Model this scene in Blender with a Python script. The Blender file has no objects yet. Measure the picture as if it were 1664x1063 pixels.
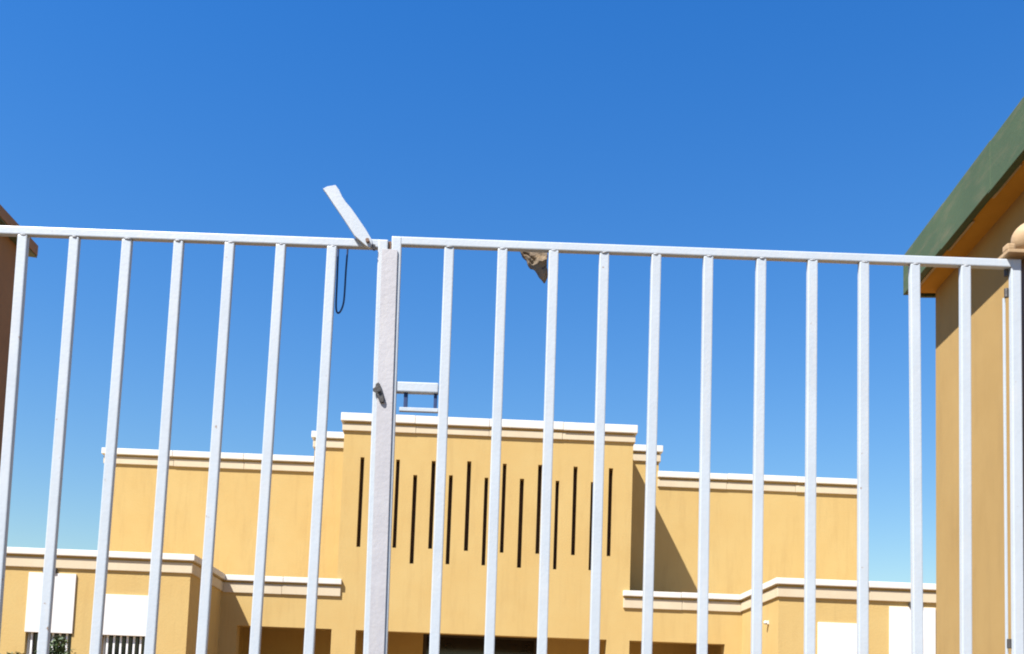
import bpy, bmesh, math, random
from mathutils import Vector, Matrix, Euler, noise

random.seed(7)
sc = bpy.context.scene
COL = sc.collection

# ------------------------------------------------------------------ camera
cam_d = bpy.data.cameras.new("camera")
cam_d.sensor_width = 36.0
cam_d.lens = 36.0                       # 1664 px focal length over a 1664 px wide picture
cam_d.shift_x = 49.0 / 1664.0           # the photograph is the upper crop of a larger frame
cam_d.shift_y = 502.5 / 1664.0
cam_d.clip_start = 0.05
cam_d.clip_end = 3000.0
cam = bpy.data.objects.new("camera", cam_d)
COL.objects.link(cam)
cam.location = (0.0, 0.0, 1.55)
cam.rotation_mode = 'QUATERNION'
cam.rotation_quaternion = (Matrix.Rotation(math.radians(90 + 5.03), 4, 'X')
                           @ Matrix.Rotation(math.radians(2.12), 4, 'Z')).to_quaternion()
sc.camera = cam
sc.cycles.filter_width = 2.0              # the photograph is a little soft

# ------------------------------------------------------------------ sky and sun
SUN = Vector((0.515, 0.46, -1.0)).normalized()      # direction the light travels
elev = math.asin(-SUN.z)
azim = math.atan2(-SUN.x, -SUN.y)
world = bpy.data.worlds.new("World")
sc.world = world
world.use_nodes = True
wn, wl = world.node_tree.nodes, world.node_tree.links
sky = wn.new('ShaderNodeTexSky')
sky.sky_type = 'NISHITA'
sky.sun_disc = False
sky.sun_elevation = elev
sky.sun_rotation = azim % (2 * math.pi)
sky.altitude = 0.0
sky.air_density = 2.0
sky.dust_density = 0.0
sky.ozone_density = 10.0
hsv = wn.new('ShaderNodeHueSaturation')
hsv.inputs['Saturation'].default_value = 1.29
hsv.inputs['Hue'].default_value = 0.515
wl.new(sky.outputs[0], hsv.inputs['Color'])
wl.new(hsv.outputs[0], wn['Background'].inputs[0])
wn['Background'].inputs[1].default_value = 0.0560

sun_d = bpy.data.lights.new("sun", 'SUN')
sun_d.energy = 5.0
sun_d.angle = math.radians(0.5)
sun_d.color = (1.0, 0.97, 0.93)
sun = bpy.data.objects.new("sun", sun_d)
COL.objects.link(sun)
sun.rotation_mode = 'QUATERNION'
sun.rotation_quaternion = SUN.to_track_quat('-Z', 'Y')

vs = sc.view_settings
vs.view_transform = 'Standard'
vs.look = 'None'
vs.gamma = 1.0
vs.use_curve_mapping = False
vs.exposure = 1.5


# ------------------------------------------------------------------ materials
def mat(name, base, var=None, rough=0.8, nscale=3.0, bump=0.0, bscale=60.0, spec=0.3,
        grime=None, gscale=(1.5, 1.5, 0.25), gamt=0.25, spots=None, spscale=25.0, spcut=0.68,
        metallic=0.0, rnd=0.0):
    m = bpy.data.materials.new(name)
    m.use_nodes = True
    nt = m.node_tree
    N, L = nt.nodes, nt.links
    b = N['Principled BSDF']
    b.inputs['Roughness'].default_value = rough
    b.inputs['Specular IOR Level'].default_value = spec
    b.inputs['Metallic'].default_value = metallic
    tc = N.new('ShaderNodeTexCoord')
    vec = tc.outputs['Object']
    if rnd:
        oi = N.new('ShaderNodeObjectInfo')
        ml = N.new('ShaderNodeMath'); ml.operation = 'MULTIPLY'; ml.inputs[1].default_value = 37.0
        L.new(oi.outputs['Random'], ml.inputs[0])
        ad = N.new('ShaderNodeVectorMath'); ad.operation = 'ADD'
        L.new(vec, ad.inputs[0]); L.new(ml.outputs[0], ad.inputs[1])
        vec = ad.outputs[0]
    col = None
    c4 = lambda c: (c[0], c[1], c[2], 1.0)
    if var is None:
        var = tuple(x * 0.88 for x in base)
    nz = N.new('ShaderNodeTexNoise')
    nz.inputs['Scale'].default_value = nscale
    nz.inputs['Detail'].default_value = 8.0
    nz.inputs['Roughness'].default_value = 0.62
    L.new(vec, nz.inputs['Vector'])
    rp = N.new('ShaderNodeValToRGB')
    rp.color_ramp.elements[0].position = 0.32
    rp.color_ramp.elements[0].color = c4(var)
    rp.color_ramp.elements[1].position = 0.66
    rp.color_ramp.elements[1].color = c4(base)
    L.new(nz.outputs['Fac'], rp.inputs['Fac'])
    col = rp.outputs['Color']
    if grime is not None:
        mp = N.new('ShaderNodeMapping')
        mp.inputs['Scale'].default_value = gscale
        L.new(vec, mp.inputs['Vector'])
        g = N.new('ShaderNodeTexNoise')
        g.inputs['Scale'].default_value = 4.0
        g.inputs['Detail'].default_value = 6.0
        g.inputs['Roughness'].default_value = 0.7
        L.new(mp.outputs[0], g.inputs['Vector'])
        gr = N.new('ShaderNodeValToRGB')
        gr.color_ramp.elements[0].position = 0.5
        gr.color_ramp.elements[0].color = (0, 0, 0, 1)
        gr.color_ramp.elements[1].position = 0.78
        gr.color_ramp.elements[1].color = (gamt, gamt, gamt, 1)
        L.new(g.outputs['Fac'], gr.inputs['Fac'])
        mx = N.new('ShaderNodeMix'); mx.data_type = 'RGBA'
        L.new(gr.outputs['Color'], mx.inputs[0])
        L.new(col, mx.inputs[6])
        mx.inputs[7].default_value = c4(grime)
        col = mx.outputs[2]
    if spots is not None:
        s = N.new('ShaderNodeTexNoise')
        s.inputs['Scale'].default_value = spscale
        s.inputs['Detail'].default_value = 4.0
        L.new(vec, s.inputs['Vector'])
        sr = N.new('ShaderNodeValToRGB')
        sr.color_ramp.elements[0].position = spcut
        sr.color_ramp.elements[0].color = (0, 0, 0, 1)
        sr.color_ramp.elements[1].position = spcut + 0.05
        sr.color_ramp.elements[1].color = (1, 1, 1, 1)
        L.new(s.outputs['Fac'], sr.inputs['Fac'])
        mx = N.new('ShaderNodeMix'); mx.data_type = 'RGBA'
        L.new(sr.outputs['Color'], mx.inputs[0])
        L.new(col, mx.inputs[6])
        mx.inputs[7].default_value = c4(spots)
        col = mx.outputs[2]
    L.new(col, b.inputs['Base Color'])
    if bump:
        bn = N.new('ShaderNodeTexNoise')
        bn.inputs['Scale'].default_value = bscale
        bn.inputs['Detail'].default_value = 5.0
        L.new(vec, bn.inputs['Vector'])
        bp = N.new('ShaderNodeBump')
        bp.inputs['Strength'].default_value = bump
        bp.inputs['Distance'].default_value = 0.01
        L.new(bn.outputs['Fac'], bp.inputs['Height'])
        L.new(bp.outputs[0], b.inputs['Normal'])
    return m


M = {}
M['ochre'] = mat('ochre_stucco', (0.420, 0.300, 0.120), (0.402, 0.274, 0.102), 0.9, 0.9, 0.35, 45, 0.15,
                 grime=(0.24, 0.150, 0.058), gscale=(1.4, 1.4, 0.16), gamt=0.28)
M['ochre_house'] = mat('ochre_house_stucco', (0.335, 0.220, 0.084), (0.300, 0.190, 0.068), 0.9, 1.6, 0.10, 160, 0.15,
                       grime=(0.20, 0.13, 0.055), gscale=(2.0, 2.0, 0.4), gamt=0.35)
M['shaded_house'] = mat('shaded_house_stucco', (0.297, 0.158, 0.078), (0.264, 0.137, 0.067), 0.9, 1.6, 0.10, 160, 0.15,  # house ochre with the left wall's shade mixed into the colour
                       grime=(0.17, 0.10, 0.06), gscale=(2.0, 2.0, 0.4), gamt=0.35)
M['cream'] = mat('cream_moulding_paint', (0.474, 0.406, 0.285), (0.435, 0.360, 0.248), 0.75, 1.5, 0.15, 60, 0.2,
                 grime=(0.42, 0.34, 0.22), gscale=(2.2, 2.2, 0.8), gamt=0.45)
M['offwhite'] = mat('offwhite_coping_paint', (0.569, 0.545, 0.498), (0.521, 0.498, 0.450), 0.7, 1.5, 0.15, 60, 0.2,
                    grime=(0.45, 0.39, 0.30), gscale=(2.2, 2.2, 0.9), gamt=0.4)
M['gate'] = mat('white_gate_enamel', (0.385, 0.420, 0.448), (0.350, 0.382, 0.408), 0.42, 5.0, 0.06, 90, 0.45,
                grime=(0.50, 0.46, 0.40), gscale=(9, 9, 1.2), gamt=0.32,
                spots=(0.20, 0.115, 0.06), spscale=42, spcut=0.725, rnd=1)
M['gate_worn'] = mat('worn_gate_enamel', (0.355, 0.347, 0.356), (0.313, 0.304, 0.315), 0.55, 6.0, 0.10, 70, 0.35,
                     grime=(0.40, 0.38, 0.36), gscale=(14, 14, 0.9), gamt=0.5,
                     spots=(0.30, 0.22, 0.15), spscale=30, spcut=0.74, rnd=1)
M['weld'] = mat('painted_weld', (0.316, 0.332, 0.348), (0.261, 0.261, 0.261), 0.6, 40.0, 0.5, 200, 0.4)
M['black'] = mat('black_iron', (0.025, 0.024, 0.022), (0.05, 0.04, 0.032), 0.5, 20, 0.2, 90, 0.5)
M['navy'] = mat('navy_cable_sheath', (0.012, 0.035, 0.11), (0.01, 0.025, 0.08), 0.5, 20, 0.0, 90, 0.4)
M['brown_steel'] = mat('brown_painted_steel', (0.13, 0.065, 0.03), (0.10, 0.05, 0.025), 0.55, 8, 0.1, 60, 0.4)
M['beige'] = mat('beige_painted_metal', (0.38, 0.265, 0.150), (0.30, 0.20, 0.105), 0.6, 9, 0.1, 60, 0.3,
                 spots=(0.22, 0.13, 0.06), spscale=28, spcut=0.68)
M['green'] = mat('faded_green_sheet', (0.058, 0.088, 0.040), (0.048, 0.074, 0.034), 0.6, 2.4, 0.1, 50, 0.3,
                 grime=(0.17, 0.13, 0.075), gscale=(3, 0.7, 3), gamt=0.5)
M['terracotta'] = mat('brown_fascia_board', (0.30, 0.165, 0.085), (0.25, 0.135, 0.07), 0.8, 5, 0.2, 40, 0.2)
M['soffit'] = mat('ochre_soffit_board', (0.58, 0.280, 0.035), (0.50, 0.235, 0.028), 0.85, 3, 0.2, 40, 0.15)
M['trim'] = mat('pale_timber_trim', (0.474, 0.348, 0.198), (0.395, 0.276, 0.142), 0.8, 14, 0.2, 60, 0.2)
M['roof'] = mat('green_roof_sheet', (0.10, 0.14, 0.07), (0.08, 0.115, 0.06), 0.5, 3, 0.1, 40, 0.4)
M['glass'] = mat('dark_window_glass', (0.020, 0.018, 0.016), (0.014, 0.012, 0.011), 0.12, 2, 0, 1, 0.5)
M['slot'] = mat('dark_slot_glass', (0.120, 0.062, 0.022), (0.085, 0.045, 0.018), 0.5, 2, 0, 1, 0.2)
M['door'] = mat('dark_door_frame', (0.035, 0.025, 0.018), (0.026, 0.02, 0.015), 0.5, 6, 0.05, 60, 0.4)
M['panel'] = mat('white_board_paint', (0.560, 0.545, 0.520), (0.520, 0.505, 0.480), 0.6, 2, 0.05, 60, 0.3,
                 grime=(0.60, 0.56, 0.48), gscale=(3, 3, 0.7), gamt=0.3)
M['whitebar'] = mat('white_grille_paint', (0.632, 0.632, 0.624), (0.569, 0.569, 0.553), 0.5, 8, 0.05, 60, 0.4)
M['ceiling'] = mat('porch_ceiling_paint', (0.332, 0.205, 0.071), (0.300, 0.182, 0.063), 0.9, 2, 0.1, 40, 0.1)
M['sand'] = mat('sandy_ground', (0.27, 0.160, 0.065), (0.22, 0.130, 0.052), 0.95, 0.35, 0.5, 6, 0.1,
                grime=(0.30, 0.22, 0.14), gscale=(0.6, 0.6, 0.6), gamt=0.5)
M['paving'] = mat('grey_concrete', (0.38, 0.27, 0.15), (0.32, 0.23, 0.13), 0.9, 1.2, 0.3, 20, 0.15)
M['bounce_cut_asphalt'] = mat('bounce_cut_asphalt', (0.060, 0.057, 0.053), (0.045, 0.043, 0.041), 0.9, 2.0, 0.5, 90, 0.2)
M['bark'] = mat('shrub_bark', (0.12, 0.085, 0.055), (0.08, 0.055, 0.035), 0.9, 20, 0.4, 60, 0.1)
M['leaf'] = mat('shrub_leaf', (0.065, 0.095, 0.030), (0.035, 0.060, 0.020), 0.55, 4, 0, 1, 0.35)
M['cloth'] = mat('torn_tan_cloth', (0.240, 0.176, 0.110), (0.144, 0.121, 0.100), 0.95, 22, 0.4, 120, 0.05,
                 spots=(0.035, 0.032, 0.035), spscale=38, spcut=0.60)


# ------------------------------------------------------------------ mesh helpers
def box(bm, x0, x1, y0, y1, z0, z1, bev=0.0):
    vsn = [bm.verts.new((x, y, z)) for x in (x0, x1) for y in (y0, y1) for z in (z0, z1)]
    F = [(0, 1, 3, 2), (4, 6, 7, 5), (0, 4, 5, 1), (2, 3, 7, 6), (0, 2, 6, 4), (1, 5, 7, 3)]
    fs = [bm.faces.new([vsn[i] for i in f]) for f in F]
    if bev:
        es = list({e for f in fs for e in f.edges})
        bmesh.ops.bevel(bm, geom=es, offset=bev, segments=2, affect='EDGES', profile=0.6)
    return vsn


def cells(bm, rects, holes, y0, y1):
    """Extruded wall in the xz plane: union of rects minus holes, from y0 (front) back to y1."""
    xs = sorted({round(v, 4) for r in rects + holes for v in r[:2]})
    zs = sorted({round(v, 4) for r in rects + holes for v in r[2:]})
    def inside(r, x, z):
        return r[0] < x < r[1] and r[2] < z < r[3]
    keep = {}
    for i in range(len(xs) - 1):
        for j in range(len(zs) - 1):
            cx, cz = (xs[i] + xs[i + 1]) / 2, (zs[j] + zs[j + 1]) / 2
            keep[i, j] = any(inside(r, cx, cz) for r in rects) and not any(inside(h, cx, cz) for h in holes)
    V = {}
    def v(i, j, k):
        if (i, j, k) not in V:
            V[i, j, k] = bm.verts.new((xs[i], (y0, y1)[k], zs[j]))
        return V[i, j, k]
    for (i, j), k in keep.items():
        if not k:
            continue
        bm.faces.new((v(i, j, 0), v(i + 1, j, 0), v(i + 1, j + 1, 0), v(i, j + 1, 0)))
        bm.faces.new((v(i, j + 1, 1), v(i + 1, j + 1, 1), v(i + 1, j, 1), v(i, j, 1)))
        if not keep.get((i - 1, j)):
            bm.faces.new((v(i, j, 0), v(i, j + 1, 0), v(i, j + 1, 1), v(i, j, 1)))
        if not keep.get((i + 1, j)):
            bm.faces.new((v(i + 1, j, 1), v(i + 1, j + 1, 1), v(i + 1, j + 1, 0), v(i + 1, j, 0)))
        if not keep.get((i, j - 1)):
            bm.faces.new((v(i, j, 1), v(i + 1, j, 1), v(i + 1, j, 0), v(i, j, 0)))
        if not keep.get((i, j + 1)):
            bm.faces.new((v(i, j + 1, 0), v(i + 1, j + 1, 0), v(i + 1, j + 1, 1), v(i, j + 1, 1)))


def tube(bm, pts, r, n=8, taper=1.0):
    pts = [Vector(p) for p in pts]
    rings = []
    for i, p in enumerate(pts):
        a = pts[max(i - 1, 0)]
        b = pts[min(i + 1, len(pts) - 1)]
        d = (b - a).normalized()
        s = d.cross(Vector((0, 1, 0.2))).normalized()
        t = d.cross(s).normalized()
        rr = r * (1 + (taper - 1) * i / max(len(pts) - 1, 1))
        rings.append([bm.verts.new(p + rr * (math.cos(k * 2 * math.pi / n) * s + math.sin(k * 2 * math.pi / n) * t))
                      for k in range(n)])
    for a, b in zip(rings, rings[1:]):
        for k in range(n):
            bm.faces.new((a[k], a[(k + 1) % n], b[(k + 1) % n], b[k]))
    bm.faces.new(rings[0][::-1])
    bm.faces.new(rings[-1])


def prism(bm, pts, y0, y1, bev=0.0):
    """Polygon in the xz plane, extruded from y0 to y1."""
    a = [bm.verts.new((x, y0, z)) for x, z in pts]
    b = [bm.verts.new((x, y1, z)) for x, z in pts]
    fs = [bm.faces.new(a), bm.faces.new(b[::-1])]
    n = len(pts)
    for i in range(n):
        fs.append(bm.faces.new((a[i], b[i], b[(i + 1) % n], a[(i + 1) % n])))
    if bev:
        es = list({e for f in fs[:2] for e in f.edges})
        bmesh.ops.bevel(bm, geom=es, offset=bev, segments=1, affect='EDGES')


def link(name, bm, m, parent=None, local=False, smooth=False):
    bmesh.ops.recalc_face_normals(bm, faces=bm.faces[:])
    root = parent
    while root is not None and root.parent is not None:
        root = root.parent
    if root is not None and not local:
        bmesh.ops.translate(bm, verts=bm.verts[:], vec=-root.location)
    me = bpy.data.meshes.new(name)
    bm.to_mesh(me)
    bm.free()
    if smooth:
        for p in me.polygons:
            p.use_smooth = True
    me.materials.append(M[m])
    o = bpy.data.objects.new(name, me)
    COL.objects.link(o)
    o.parent = parent
    return o


def quick(name, m, parent, boxes, bev=0.0, local=False):
    bm = bmesh.new()
    for b in boxes:
        box(bm, *b, bev=bev)
    return link(name, bm, m, parent, local)


def thing(name, label, cat, loc, rz=0.0, group=None):
    o = bpy.data.objects.new(name, None)
    o.empty_display_size = 0.2
    COL.objects.link(o)
    o.location = loc
    o.rotation_euler = (0, 0, rz)
    return tag(o, label, cat, group)


def tag(o, label, cat, group=None):
    o['label'] = label
    o['category'] = cat
    if group:
        o['group'] = group
    return o


def dup(o, parent, loc=(0, 0, 0), rot=(0, 0, 0), scale=(1, 1, 1)):
    c = o.copy()
    COL.objects.link(c)
    c.parent = parent
    c.location = loc
    c.rotation_euler = rot
    c.scale = scale
    return c


# ------------------------------------------------------------------ ground
bm = bmesh.new()
S, n = 600.0, 60
grid = []
for i in range(n + 1):
    row = []
    for j in range(n + 1):
        # denser near the middle
        a = (i / n * 2 - 1); b = (j / n * 2 - 1)
        x, y = S * a * abs(a), S * b * abs(b)
        far = max(0.0, math.hypot(x, y) - 40) / 300
        z = 0.0 - 0.01 - 1.5 * min(far, 1) + 1.2 * min(far, 1) * noise.noise(Vector((x * .01, y * .01, 0)))
        row.append(bm.verts.new((x, y, z)))
    grid.append(row)
for i in range(n):
    for j in range(n):
        bm.faces.new((grid[i][j], grid[i + 1][j], grid[i + 1][j + 1], grid[i][j + 1]))
g = link('ground', bm, 'sand', smooth=True)
g['kind'] = 'structure'
bm = bmesh.new()
box(bm, -30.0, 30.0, -9.0, -1.5, -0.2, 0.012)
box(bm, -2.1, 2.0, -1.5, 12.0, -0.2, 0.012)
p = link('added_road', bm, 'bounce_cut_asphalt')  # unseen dark surface added to cut ground bounce onto the gate
p['kind'] = 'structure'

# ------------------------------------------------------------------ main building
B = thing('school_building', 'ochre two-storey building with cream cornices and narrow slot windows beyond the gate',
          'building', (0, 20.8, 0), math.radians(1.1))
yA, yB, yD = 0.0, -2.41, 1.46
LOWTOP, UPTOP, WINGTOP = 4.44, 7.90, 7.335

OPEN = [(-4.98, -3.06, 0.15, 3.41), (-2.57, 2.55, 0.15, 3.41), (3.02, 4.98, 0.15, 3.41)]
SLOTS = []
for i in range(15):
    x = -2.60 + i * 5.15 / 14
    w = random.uniform(0.038, 0.045)
    z0, z1 = (5.13, 6.99) if i % 2 == 0 else (4.83, 6.68)
    SLOTS.append((x - w, x + w, z0 + random.uniform(-.015, .015), z1 + random.uniform(-.015, .015)))
bm = bmesh.new()
cells(bm, [(-5.33, 5.33, -0.1, 4.40), (-3.0, 3.0, 4.40, 7.86)], OPEN + SLOTS, yA, yA + 0.30)
link('entrance_wall', bm, 'ochre', B, True)
for s in SLOTS:
    quick('slot_window', 'slot', B, [(s[0] - .02, s[1] + .02, yA + 0.22, yA + 0.26, s[2] - .02, s[3] + .02)], local=True)
for sx in (-1, 1):
    xa, xb = sorted((sx * 3.0, sx * 2.7))
    quick('side_wall', 'ochre', B, [(xa, xb, yA + 0.30, yD, 4.40, 7.86)], local=True)
quick('roof_slab', 'paving', B, [(-2.7, 2.7, yA + 0.3, yD, 7.50, 7.62)], local=True)
quick('terrace_slab', 'paving', B, [(-5.33, 5.33, yA + 0.3, yD, 3.98, 4.10)], local=True)
bm = bmesh.new()
cells(bm, [(-8.38, 8.38, 3.75, 7.30), (-3.82, 3.82, 7.30, 7.87)], [], yD, yD + 6.0)
link('upper_wall', bm, 'ochre', B, True)
# porch behind the openings
bm = bmesh.new()
cells(bm, [(-5.33, 5.33, -0.1, 3.75)], [(-1.28, 1.32, 0.15, 3.62)], 2.3, 2.55)
link('porch_back_wall', bm, 'ochre', B, True)
quick('porch_ceiling', 'ceiling', B, [(-5.33, 5.33, 0.3, 2.3, 3.70, 3.749)], local=True)
quick('porch_floor', 'paving', B, [(-5.3, 5.3, -0.6, 2.3, -0.1, 0.15)], local=True)
d = quick('entrance_door', 'door', B, [(-1.28, -1.20, 2.36, 2.46, .15, 3.62), (1.24, 1.32, 2.36, 2.46, .15, 3.62),
                                      (-0.02, 0.06, 2.36, 2.46, .15, 2.5), (-1.2, 1.24, 2.36, 2.46, 2.5, 2.6),
                                      (-1.2, 1.24, 2.36, 2.46, 3.54, 3.62)], local=True)
for a, b, c, e in ((-1.2, -.02, .15, 2.5), (.06, 1.24, .15, 2.5), (-1.2, 1.24, 2.6, 3.54)):
    quick('door_pane', 'glass', d, [(a, b, 2.40, 2.42, c, e)], local=True)


def cornice(upper, lower, label=None):
    c = bpy.data.objects.new('cornice', None)
    COL.objects.link(c)
    c.parent = B
    def split(boxes):
        out = []
        for b in boxes:
            n = max(1, int(round((b[1] - b[0]) / 1.55)))
            for k in range(n):
                a0, a1 = b[0] + (b[1] - b[0]) * k / n, b[0] + (b[1] - b[0]) * (k + 1) / n
                dz, dy = (random.uniform(-.004, .004), random.uniform(-.004, .004)) if n > 1 else (0, 0)
                out.append((a0 + (.002 if k else 0), a1 - (.002 if k < n - 1 else 0), b[2] + dy, b[3], b[4] + dz, b[5] + dz))
        return out
    upper, lower = split(upper), split(lower)
    quick('upper_band', 'offwhite', c, upper, 0.012, True)
    lower = [(*b[:5], b[5] - .045) for b in lower]       # shadow groove between the bands
    quick('lower_band', 'cream', c, lower, 0.010, True)
    return c


# low wings stand forward of the entrance wall
OV1, OV2 = 0.075, 0.035
for sx in (-1, 1):
    W = [(7.37, 8.19, 2.93, 3.99), (6.06, 6.84, 2.93, 3.65)]
    holes = []
    for (a, b, zb, zt) in W:
        x0, x1 = sorted((sx * a, sx * b))
        holes.append((x0, x1, 1.0, zt))
    x0, x1 = sorted((sx * 5.33, sx * 12.0))
    bm = bmesh.new()
    cells(bm, [(x0, x1, -0.1, 4.40)], holes, yB, yB + 0.30)
    link('wing_wall', bm, 'ochre', B, True)
    quick('wing_body', 'ochre', B, [(x0, x1, yB + .30, 7.4, -0.1, 4.20)], local=True)
    quick('parapet_wall', 'ochre', B, [(x0, x0 + .2, yB + .30, 7.4, 4.20, 4.40)] if sx > 0 else
          [(x1 - .2, x1, yB + .30, 7.4, 4.20, 4.40)], local=True)
    for h in holes:
        zb = 2.93
        win = quick('window', 'whitebar', B, [(h[0], h[0] + .035, yB + .10, yB + .16, 1.0, zb),
                                              (h[1] - .035, h[1], yB + .10, yB + .16, 1.0, zb),
                                              (h[0] + .035, h[1] - .035, yB + .10, yB + .16, 1.0, 1.04)], local=True)
        quick('pane', 'glass', win, [(h[0], h[1], yB + .20, yB + .22, 1.0, h[3])], local=True)
        quick('white_board', 'panel', win, [(h[0] - .012, h[1] + .012, yB - .03, yB + .08, zb, h[3] + .012)], 0.006, True)
        nb = 6
        bar = None
        for k in range(nb):
            x = h[0] + .035 + (h[1] - h[0] - .07) * (k + .5) / nb
            if bar is None:
                bm = bmesh.new()
                box(bm, -.016, .016, -.016, .016, 0, zb - 1.0)
                bar = link('grille_bar', bm, 'whitebar', win, True)
                bar.location = (x, yB + .05, 1.0)
            else:
                dup(bar, win, (x, yB + .05, 1.0))
        quick('sill', 'offwhite', win, [(h[0] - .08, h[1] + .08, yB - .08, yB + .10, .92, 1.0)], 0.01, True)
    # small dark floodlight just under the cornice
    bm = bmesh.new()
    xs = sx * 7.83
    prism(bm, [(xs - .12, 4.0), (xs + .12, 4.0), (xs + .12, 4.085), (xs - .12, 4.085)], yB - .055, yB + .01, .004)
    fl = link('floodlight', bm, 'black', B, True)
    quick('floodlight_bracket', 'black', fl, [(xs - .02, xs + .02, yB - .03, yB + .01, 4.084, 4.11)], local=True)
    e = 5.257
    zt, zm, zl = LOWTOP, LOWTOP - .115, LOWTOP - .345
    def ws(a, b):
        return (min(sx * a, sx * b), max(sx * a, sx * b))
    cornice([(*ws(e, 12.07), yB - OV1, yB + .2, zm, zt), (*ws(e, 5.5), yB + .2, yA + .1, zm, zt)],
            [(*ws(e + .04, 12.03), yB - OV2, yB + .2, zl, zm), (*ws(e + .04, 5.48), yB + .2, yA + .1, zl, zm)])
    i = 2.90 if sx < 0 else 2.86
    cornice([(*ws(i, e), yA - OV1, yA + .2, zm - .005, zt - .006)],
            [(*ws(i + .012, e + .04), yA - OV2, yA + .2, zl - .02, zm - .005)])

# upper cornices
zt = UPTOP
cornice([(-3.075, 3.075, yA - OV1, yA + .25, zt - .17, zt), (-3.075, -2.75, yA + .25, yD - .08, zt - .17, zt),
         (2.75, 3.075, yA + .25, yD - .08, zt - .17, zt)],
        [(-3.04, 3.04, yA - OV2, yA + .25, zt - .36, zt - .17), (-3.04, -2.76, yA + .25, yD - .04, zt - .36, zt - .17),
         (2.76, 3.04, yA + .25, yD - .04, zt - .36, zt - .17)])
zt = UPTOP + 0.005
cornice([(-3.895, 3.895, yD - OV1, yD + .3, zt - .145, zt), (-3.895, -3.6, yD + .3, yD + 6.07, zt - .145, zt),
         (3.6, 3.895, yD + .3, yD + 6.07, zt - .145, zt)],
        [(-3.855, 3.855, yD - OV2, yD + .3, zt - .355, zt - .145), (-3.855, -3.62, yD + .3, yD + 6.03, zt - .355, zt - .145),
         (3.62, 3.855, yD + .3, yD + 6.03, zt - .355, zt - .145)])
zt = WINGTOP
for sx in (-1, 1):
    def ws(a, b):
        return (min(sx * a, sx * b), max(sx * a, sx * b))
    cornice([(*ws(3.80, 8.455), yD - OV1, yD + .25, zt - .135, zt), (*ws(8.15, 8.455), yD + .25, yD + 6.07, zt - .135, zt)],
            [(*ws(3.80, 8.415), yD - OV2, yD + .25, zt - .345, zt - .135), (*ws(8.16, 8.415), yD + .25, yD + 6.03, zt - .345, zt - .135)])

# small white lamp on the inner side of the right wing
bm = bmesh.new()
box(bm, 5.30, 5.33, -1.85, -1.77, 3.65, 3.72, 0.006)
lamp = link('wall_lamp', bm, 'offwhite', B, True)
bm = bmesh.new()
bmesh.ops.create_uvsphere(bm, u_segments=14, v_segments=10, radius=.036)
bmesh.ops.translate(bm, verts=bm.verts[:], vec=(5.275, -1.81, 3.685))
link('lamp_globe', bm, 'panel', lamp, True, True)

# ------------------------------------------------------------------ guard houses either side of the gate
def guard_house(name, label, group, x_wall, x_eave, y_near, y_far, rz, z_sof, z_top, sx, fascia_mat, nf, trims, wall_mat='ochre_house'):
    """sx = +1: stands to the right and its visible wall faces left; -1: mirrored."""
    H = thing(name, label, 'guard house', (x_wall, y_far, 0), rz, group)
    L = y_far - y_near
    ov = abs(x_wall - x_eave)
    W = 2.6
    def X(a, b):
        return (min(sx * a, sx * b), max(sx * a, sx * b))
    bm = bmesh.new()
    box(bm, *X(0, W), -L, 0, -0.1, z_sof + .06)
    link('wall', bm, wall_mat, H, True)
    quick('plinth', 'paving', H, [(*X(-.03, W + .03), -L - .03, .03, -0.1, .35)], 0.01, True)
    quick('soffit', 'soffit', H, [(*X(-ov + .02, W + ov - .02), -L - ov + .02, ov * .2, z_sof, z_sof + .03)], 0, True)
    yf, yn = ov * .2 + .02, -L - ov
    seg = (yf - yn) / nf
    for k in range(nf):
        a, b = yf - seg * (k + 1), yf - seg * k
        dz = random.uniform(-.008, .008)
        bm = bmesh.new()
        t = .018 + (.001 if k % 2 else 0)
        box(bm, *X(-ov - t, -ov + .018), a - (.03 if k < nf - 1 else 0), b, z_sof - .012 + dz, z_top + dz * .6, 0.003)
        f = link('fascia_sheet', bm, fascia_mat, H, True)
    quick('fascia', fascia_mat, H, [(*X(-ov + .02, W + ov), yf - .001, yf + .02, z_sof - .01, z_top - .004),
                                    (*X(-ov + .02, W + ov), yn - .02, yn, z_sof - .01, z_top - .004),
                                    (*X(W + ov, W + ov + .02), yn, yf, z_sof - .01, z_top - .004)], 0, True)
    # low pitched sheet roof
    bm = bmesh.new()
    x0, x1 = -ov - .01, W + ov + .03
    zc = z_top - .03
    pts = [(sx * x0, zc), (sx * (x0 + x1) / 2, zc + .16), (sx * x1, zc), (sx * x1, zc - .04), (sx * (x0 + x1) / 2, zc + .12), (sx * x0, zc - .04)]
    prism(bm, pts, yn - .01, yf + .01)
    link('roof', bm, 'roof', H, True)
    for (a, b) in trims:
        bm = bmesh.new()
        box(bm, *X(-ov + .021, -ov + .034), -b, -a, z_sof - .010, z_sof - .0005, .002)
        link('trim_strip', bm, 'trim', H, True)
    return H


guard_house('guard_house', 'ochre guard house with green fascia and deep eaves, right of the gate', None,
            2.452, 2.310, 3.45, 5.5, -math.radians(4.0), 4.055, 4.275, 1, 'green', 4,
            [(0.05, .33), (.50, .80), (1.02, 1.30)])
guard_house('guard_house', 'ochre guard house, wall colour darkened for shade, with thin roof edge at the left picture edge', None,
            -2.628, -2.580, 3.42, 5.5, 0.0, 4.098, 4.142, -1, 'terracotta', 3, [], 'shaded_house')

# ------------------------------------------------------------------ the gate
ZL, ZR = 3.250, 3.264           # tops of the two leaves
YG = 3.50                       # gate plane (bar centres)
T = 0.0345                      # tube size


def bar_mesh(h):
    bm = bmesh.new()
    box(bm, -T / 2, T / 2, -T / 2, T / 2 - .011, 0, h, 0.004)
    return bm


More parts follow.
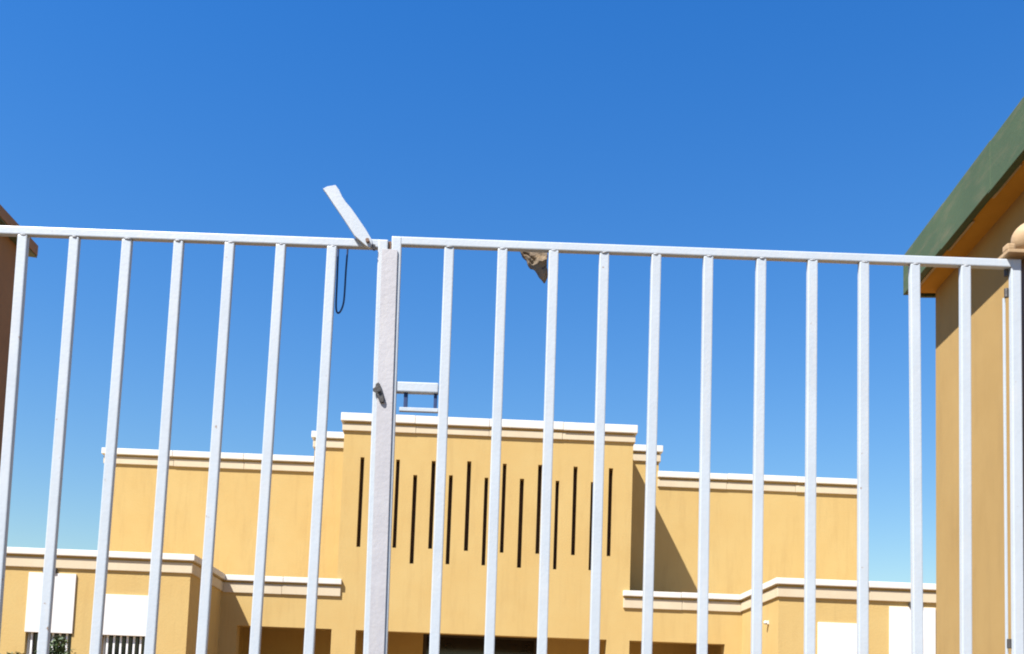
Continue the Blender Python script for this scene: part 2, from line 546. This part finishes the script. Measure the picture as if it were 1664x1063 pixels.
def leaf(label, root_x, bars, stiles, x0, x1, ztop):
    R = thing('gate_leaf', label, 'gate', (root_x, YG, 0.0))
    RH = 0.030
    bm = bmesh.new()
    box(bm, x0, x1, YG - T / 2 - .001, YG + T / 2 - .010, ztop - RH, ztop, 0.004)
    # barely uneven rail
    link('top_rail', bm, 'gate', R)
    for nm, z in (('middle_rail', 1.02), ('bottom_rail', 0.10)):
        bm = bmesh.new()
        box(bm, x0, x1, YG - T / 2 - .001, YG + T / 2 + .001, z, z + T, 0.004)
        link(nm, bm, 'gate', R)
    first = None
    for (xt, xb) in bars:
        h = ztop - RH - .137
        lean = math.atan2(xt - xb, 1.32)
        xlow = xt - (xt - xb) / 1.32 * h
        if first is None:
            first = link('bar', bar_mesh(h), 'gate', R, True)
            o = first
        else:
            o = dup(first, R)
        o.location = (xlow - root_x, random.uniform(-.0015, .0015), 0.137)
        o.rotation_euler = (0, lean, random.uniform(-.012, .012))
    for (xt, xb) in stiles:
        h = ztop - .10 - .0015
        lean = math.atan2(xt - xb, 1.36)
        xlow = xt - (xt - xb) / 1.36 * h
        o = link('stile', bar_mesh(h), 'gate', R, True)
        o.location = (xlow - root_x, -.0025, 0.10)
        o.rotation_euler = (0, lean, 0)
    # weld beads where bars meet the top rail
    wb = None
    for (xt, xb) in bars:
        if wb is None:
            bm = bmesh.new()
            bmesh.ops.create_icosphere(bm, subdivisions=2, radius=.0036)
            for v in bm.verts:
                v.co.x *= 3.2
                v.co *= 1 + .25 * noise.noise(v.co * 300)
            wb = link('weld_bead', bm, 'weld', R, True, True)
            wb.location = (xt - root_x, -T / 2 + .001, ztop - RH - .001)
        else:
            dup(wb, R, (xt - root_x + random.uniform(-.004, .004), -T / 2 + .001, ztop - RH - .001),
                (0, random.uniform(-.15, .15), 0), (random.uniform(.7, 1.2), 1, random.uniform(.7, 1.3)))
    return R


LB = [(-2.400, -2.400), (-2.215, -2.215), (-2.032, -2.032), (-1.852, -1.850), (-1.674, -1.667), (-1.492, -1.496), (-1.306, -1.317), (-1.123, -1.131),
      (-.942, -.954), (-.761, -.773), (-.580, -.588)]
RB = [(-.166, -.161), (.023, .027), (.204, .207), (.383, .386), (.567, .566), (.751, .755), (.939, .941),
      (1.120, 1.123), (1.302, 1.305), (1.482, 1.492), (1.661, 1.659)]
GL = leaf('left leaf of the white barred gate, latch bar tilted up at its top', -1.5, LB, [(-.400, -.386), (-2.580, -2.580)], -2.598, -.382, ZL)
GR = leaf('right leaf of the white barred gate, lock bracket beside the meeting post', .75, RB, [(-.3525, -.3395), (1.838, 1.836)], -.3705, 1.8565, ZR)

# cover strip over the meeting joint (belongs to the right leaf)
bm = bmesh.new()
pts = [(-.401, 3.212), (-.3485, 3.212), (-.3465, 3.205), (-.331, 1.80), (-.316, .14), (-.368, .14), (-.383, 1.80), (-.402, 3.205)]
prism(bm, pts, YG - T / 2 - .008, YG - T / 2 - .0045, .001)
link('cover_strip', bm, 'gate_worn', GR)

# flip latch bar on the left leaf
outline = [(-0.619, 3.419), (-0.603, 3.428), (-0.575, 3.434), (-0.562, 3.417), (-0.550, 3.392), (-0.537, 3.371), (-0.516, 3.351),
           (-0.489, 3.314), (-0.459, 3.272), (-0.437, 3.237), (-0.436, 3.223), (-0.444, 3.208), (-0.460, 3.217), (-0.499, 3.250),
           (-0.529, 3.295), (-0.555, 3.332), (-0.582, 3.369), (-0.604, 3.403)]
bm = bmesh.new()
prism(bm, outline, YG - T / 2 - .020, YG - T / 2 - .004, .0015)
lb = link('latch_bar', bm, 'gate', GL)
lb['label'] = 'flat white latch bar tilted up to the left'
bm = bmesh.new()
tube(bm, [(-.452, YG - .048, 3.232), (-.452, YG - .012, 3.232)], .007, 12)
link('pivot_bolt', bm, 'brown_steel', lb)
bm = bmesh.new()
box(bm, -.434, -.426, YG - T / 2 - .014, YG - T / 2 - .001, 3.206, 3.226, .002)
link('latch_stop', bm, 'black', GL)

# black latch lever on the meeting post
bm = bmesh.new()
prism(bm, [(-.4005, 2.722), (-.3925, 2.727), (-.386, 2.721), (-.3675, 2.668), (-.3695, 2.657), (-.378, 2.654), (-.3865, 2.661), (-.395, 2.689), (-.409, 2.695), (-.410, 2.705), (-.399, 2.709)],
      YG - T / 2 - .017, YG - T / 2 - .0085, .002)
lev = link('latch_lever', bm, 'black', GR)
bm = bmesh.new()
tube(bm, [(-.389, YG - .040, 2.697), (-.389, YG - .02, 2.697)], .0060, 12)
link('lever_pin', bm, 'black', lev)

# lock bracket between the meeting post and the first bar of the right leaf
quick('lock_rail', 'gate', GR, [(-.334, -.184, YG - T / 2 + .002, YG + T / 2 - .002, 2.703, 2.739)], .004)
quick('bracket_rod', 'navy', GR, [(-.304, -.290, YG - .006, YG + .006, 2.650, 2.703)], .002)
quick('bracket_rod', 'navy', GR, [(-.199, -.187, YG - .006, YG + .006, 2.650, 2.703)], .002)
quick('bracket_rail', 'gate', GR, [(-.318, -.182, YG - .008, YG + .008, 2.636, 2.650)], .002)
# dark strip standing in for shade in the open gap at the joint top
quick('gap_shade_strip', 'brown_steel', GR, [(-.3812, -.3712, YG - .012, YG + .012, 3.17, 3.247)], .001)

# hinges and thin jamb strip by the right stile
for z in (3.225, 3.148, 1.9, .5):
    bm = bmesh.new()
    tube(bm, [(1.8135, YG + .004, z - .016), (1.8135, YG + .004, z + .016)], .0075, 10)
    link('hinge_barrel', bm, 'black', GR)
quick('jamb_strip', 'gate', GR, [(1.808, 1.8155, YG + .014, YG + .022, .14, 3.135)], .001)

# brown post with ball finial to the right
P = thing('gate_post', 'dark brown steel gate post topped by a beige ball, right picture edge', 'post', (1.93, 3.52, 0))
quick('shaft', 'brown_steel', P, [(1.876, 1.985, 3.47, 3.57, -0.05, 3.275)], .005)
quick('cap_plate', 'beige', P, [(1.797, 2.010, 3.455, 3.585, 3.2755, 3.2885)], .002)
bm = bmesh.new()
box(bm, 1.797, 1.826, 3.462, 3.500, 3.289, 3.313, .006)
link('pin_lug', bm, 'beige', P)
bm = bmesh.new()
bmesh.ops.create_uvsphere(bm, u_segments=28, v_segments=18, radius=.064)
for v in bm.verts:
    v.co *= 1 + .03 * noise.noise(v.co * 25)
bmesh.ops.translate(bm, verts=bm.verts[:], vec=(1.905, 3.51, 3.350))
link('ball_finial', bm, 'beige', P, smooth=True)

# ------------------------------------------------------------------ small things on the gate
bm = bmesh.new()
def sm(pts, k=6):
    out = []
    P_ = [Vector(p) for p in pts]
    for i in range(len(P_) - 1):
        p0, p1, p2, p3 = P_[max(i - 1, 0)], P_[i], P_[i + 1], P_[min(i + 2, len(P_) - 1)]
        for s in range(k):
            t = s / k
            out.append(.5 * ((2 * p1) + (p2 - p0) * t + (2 * p0 - 5 * p1 + 4 * p2 - p3) * t * t + (3 * p1 - p0 - 3 * p2 + p3) * t ** 3))
    out.append(P_[-1])
    return out
tube(bm, sm([(-.530, 3.522, 3.262), (-.531, 3.527, 3.22), (-.533, 3.528, 3.152), (-.534, 3.528, 3.061), (-.537, 3.528, 3.025),
             (-.546, 3.528, 3.000), (-.556, 3.529, 2.996), (-.562, 3.53, 3.02), (-.563, 3.53, 3.10), (-.564, 3.53, 3.22), (-.562, 3.527, 3.262)]), .0033, 8)
cord = link('cable_loop', bm, 'navy', smooth=True)
tag(cord, 'dark blue cable loop hanging from the gate top rail beside a bar', 'cable')

# torn scrap caught under the top rail
bm = bmesh.new()
top = [(.074 + .0265 * i * .8, 3.262) for i in range(6)]
N_ = 28
vg = {}
for i in range(N_ + 1):
    for j in range(N_ + 1):
        a, b = i / N_, j / N_
        x = .072 + .112 * a
        low = 3.252 - .135 * a ** 1.15 if a < .92 else 3.252 - .135 * (.92 ** 1.15) + .35 * (a - .92)
        low += .003 * math.sin(a * 23)
        z = 3.266 + (low - 3.266) * b
        y = 3.534 + .006 * math.sin(a * 9 + b * 4) * b + .006 * noise.noise(Vector((a * 6, b * 6, 1)))
        vg[i, j] = bm.verts.new((x + .004 * noise.noise(Vector((a * 5, b * 5, 4))), y, z))
for i in range(N_):
    for j in range(N_):
        bm.faces.new((vg[i, j], vg[i + 1, j], vg[i + 1, j + 1], vg[i, j + 1]))
scrap = link('cloth_scrap', bm, 'cloth', smooth=True)
so = scrap.modifiers.new('thickness', 'SOLIDIFY')
so.thickness = .004
tag(scrap, 'torn tan cloth scrap with dark holes caught under the gate top rail', 'cloth')


# ------------------------------------------------------------------ shrubs before the left wing
def shrub(label, x, y, h, r, seed, nleaf):
    rnd = random.Random(seed)
    R = thing('shrub', label, 'shrub', (x, y, 0), 0, 'shrubs before the left wing')
    bm = bmesh.new()
    tips = []
    tube(bm, [(0, 0, -.05), (.03, .02, h * .25), (.01, 0, h * .45)], .06, 8, .6)
    for k in range(9):
        a = k * 2.4 + rnd.random()
        e = Vector((math.cos(a) * r * rnd.uniform(.4, .8), math.sin(a) * r * rnd.uniform(.4, .8), h * rnd.uniform(.7, .95)))
        s = Vector((.01, 0, h * rnd.uniform(.2, .45)))
        m_ = s.lerp(e, .5) + Vector((0, 0, -.06))
        tube(bm, [s, m_, e], .022, 6, .3)
        tips.append(e)
    tips.append(Vector((.02, .0, h * .97)))
    link('trunk', bm, 'bark', R, True)
    bm = bmesh.new()
    for k in range(nleaf):
        t = rnd.choice(tips)
        c = t + Vector((rnd.gauss(0, .15), rnd.gauss(0, .15), rnd.gauss(-.18, .24))) * (r / .7)
        if c.z > h * 1.02 or c.z < h * .25:
            continue
        q = Euler((rnd.uniform(-.9, .9), rnd.uniform(-.9, .9), rnd.uniform(0, 6.28))).to_matrix()
        s = rnd.uniform(.035, .06)
        pts = [Vector((-s, 0, 0)), Vector((0, -s * .42, .006)), Vector((s, 0, 0)), Vector((0, s * .42, .006))]
        bm.faces.new([bm.verts.new(c + q @ p_) for p_ in pts])
    link('crown', bm, 'leaf', R, True)


shrub('taller leafy shrub in front of the far left wing window', -7.06, 17.0, 2.76, .30, 3, 2200)
shrub('lower leafy shrub at the bottom left corner beside the first gate bar', -7.72, 16.9, 2.44, .45, 9, 2400)
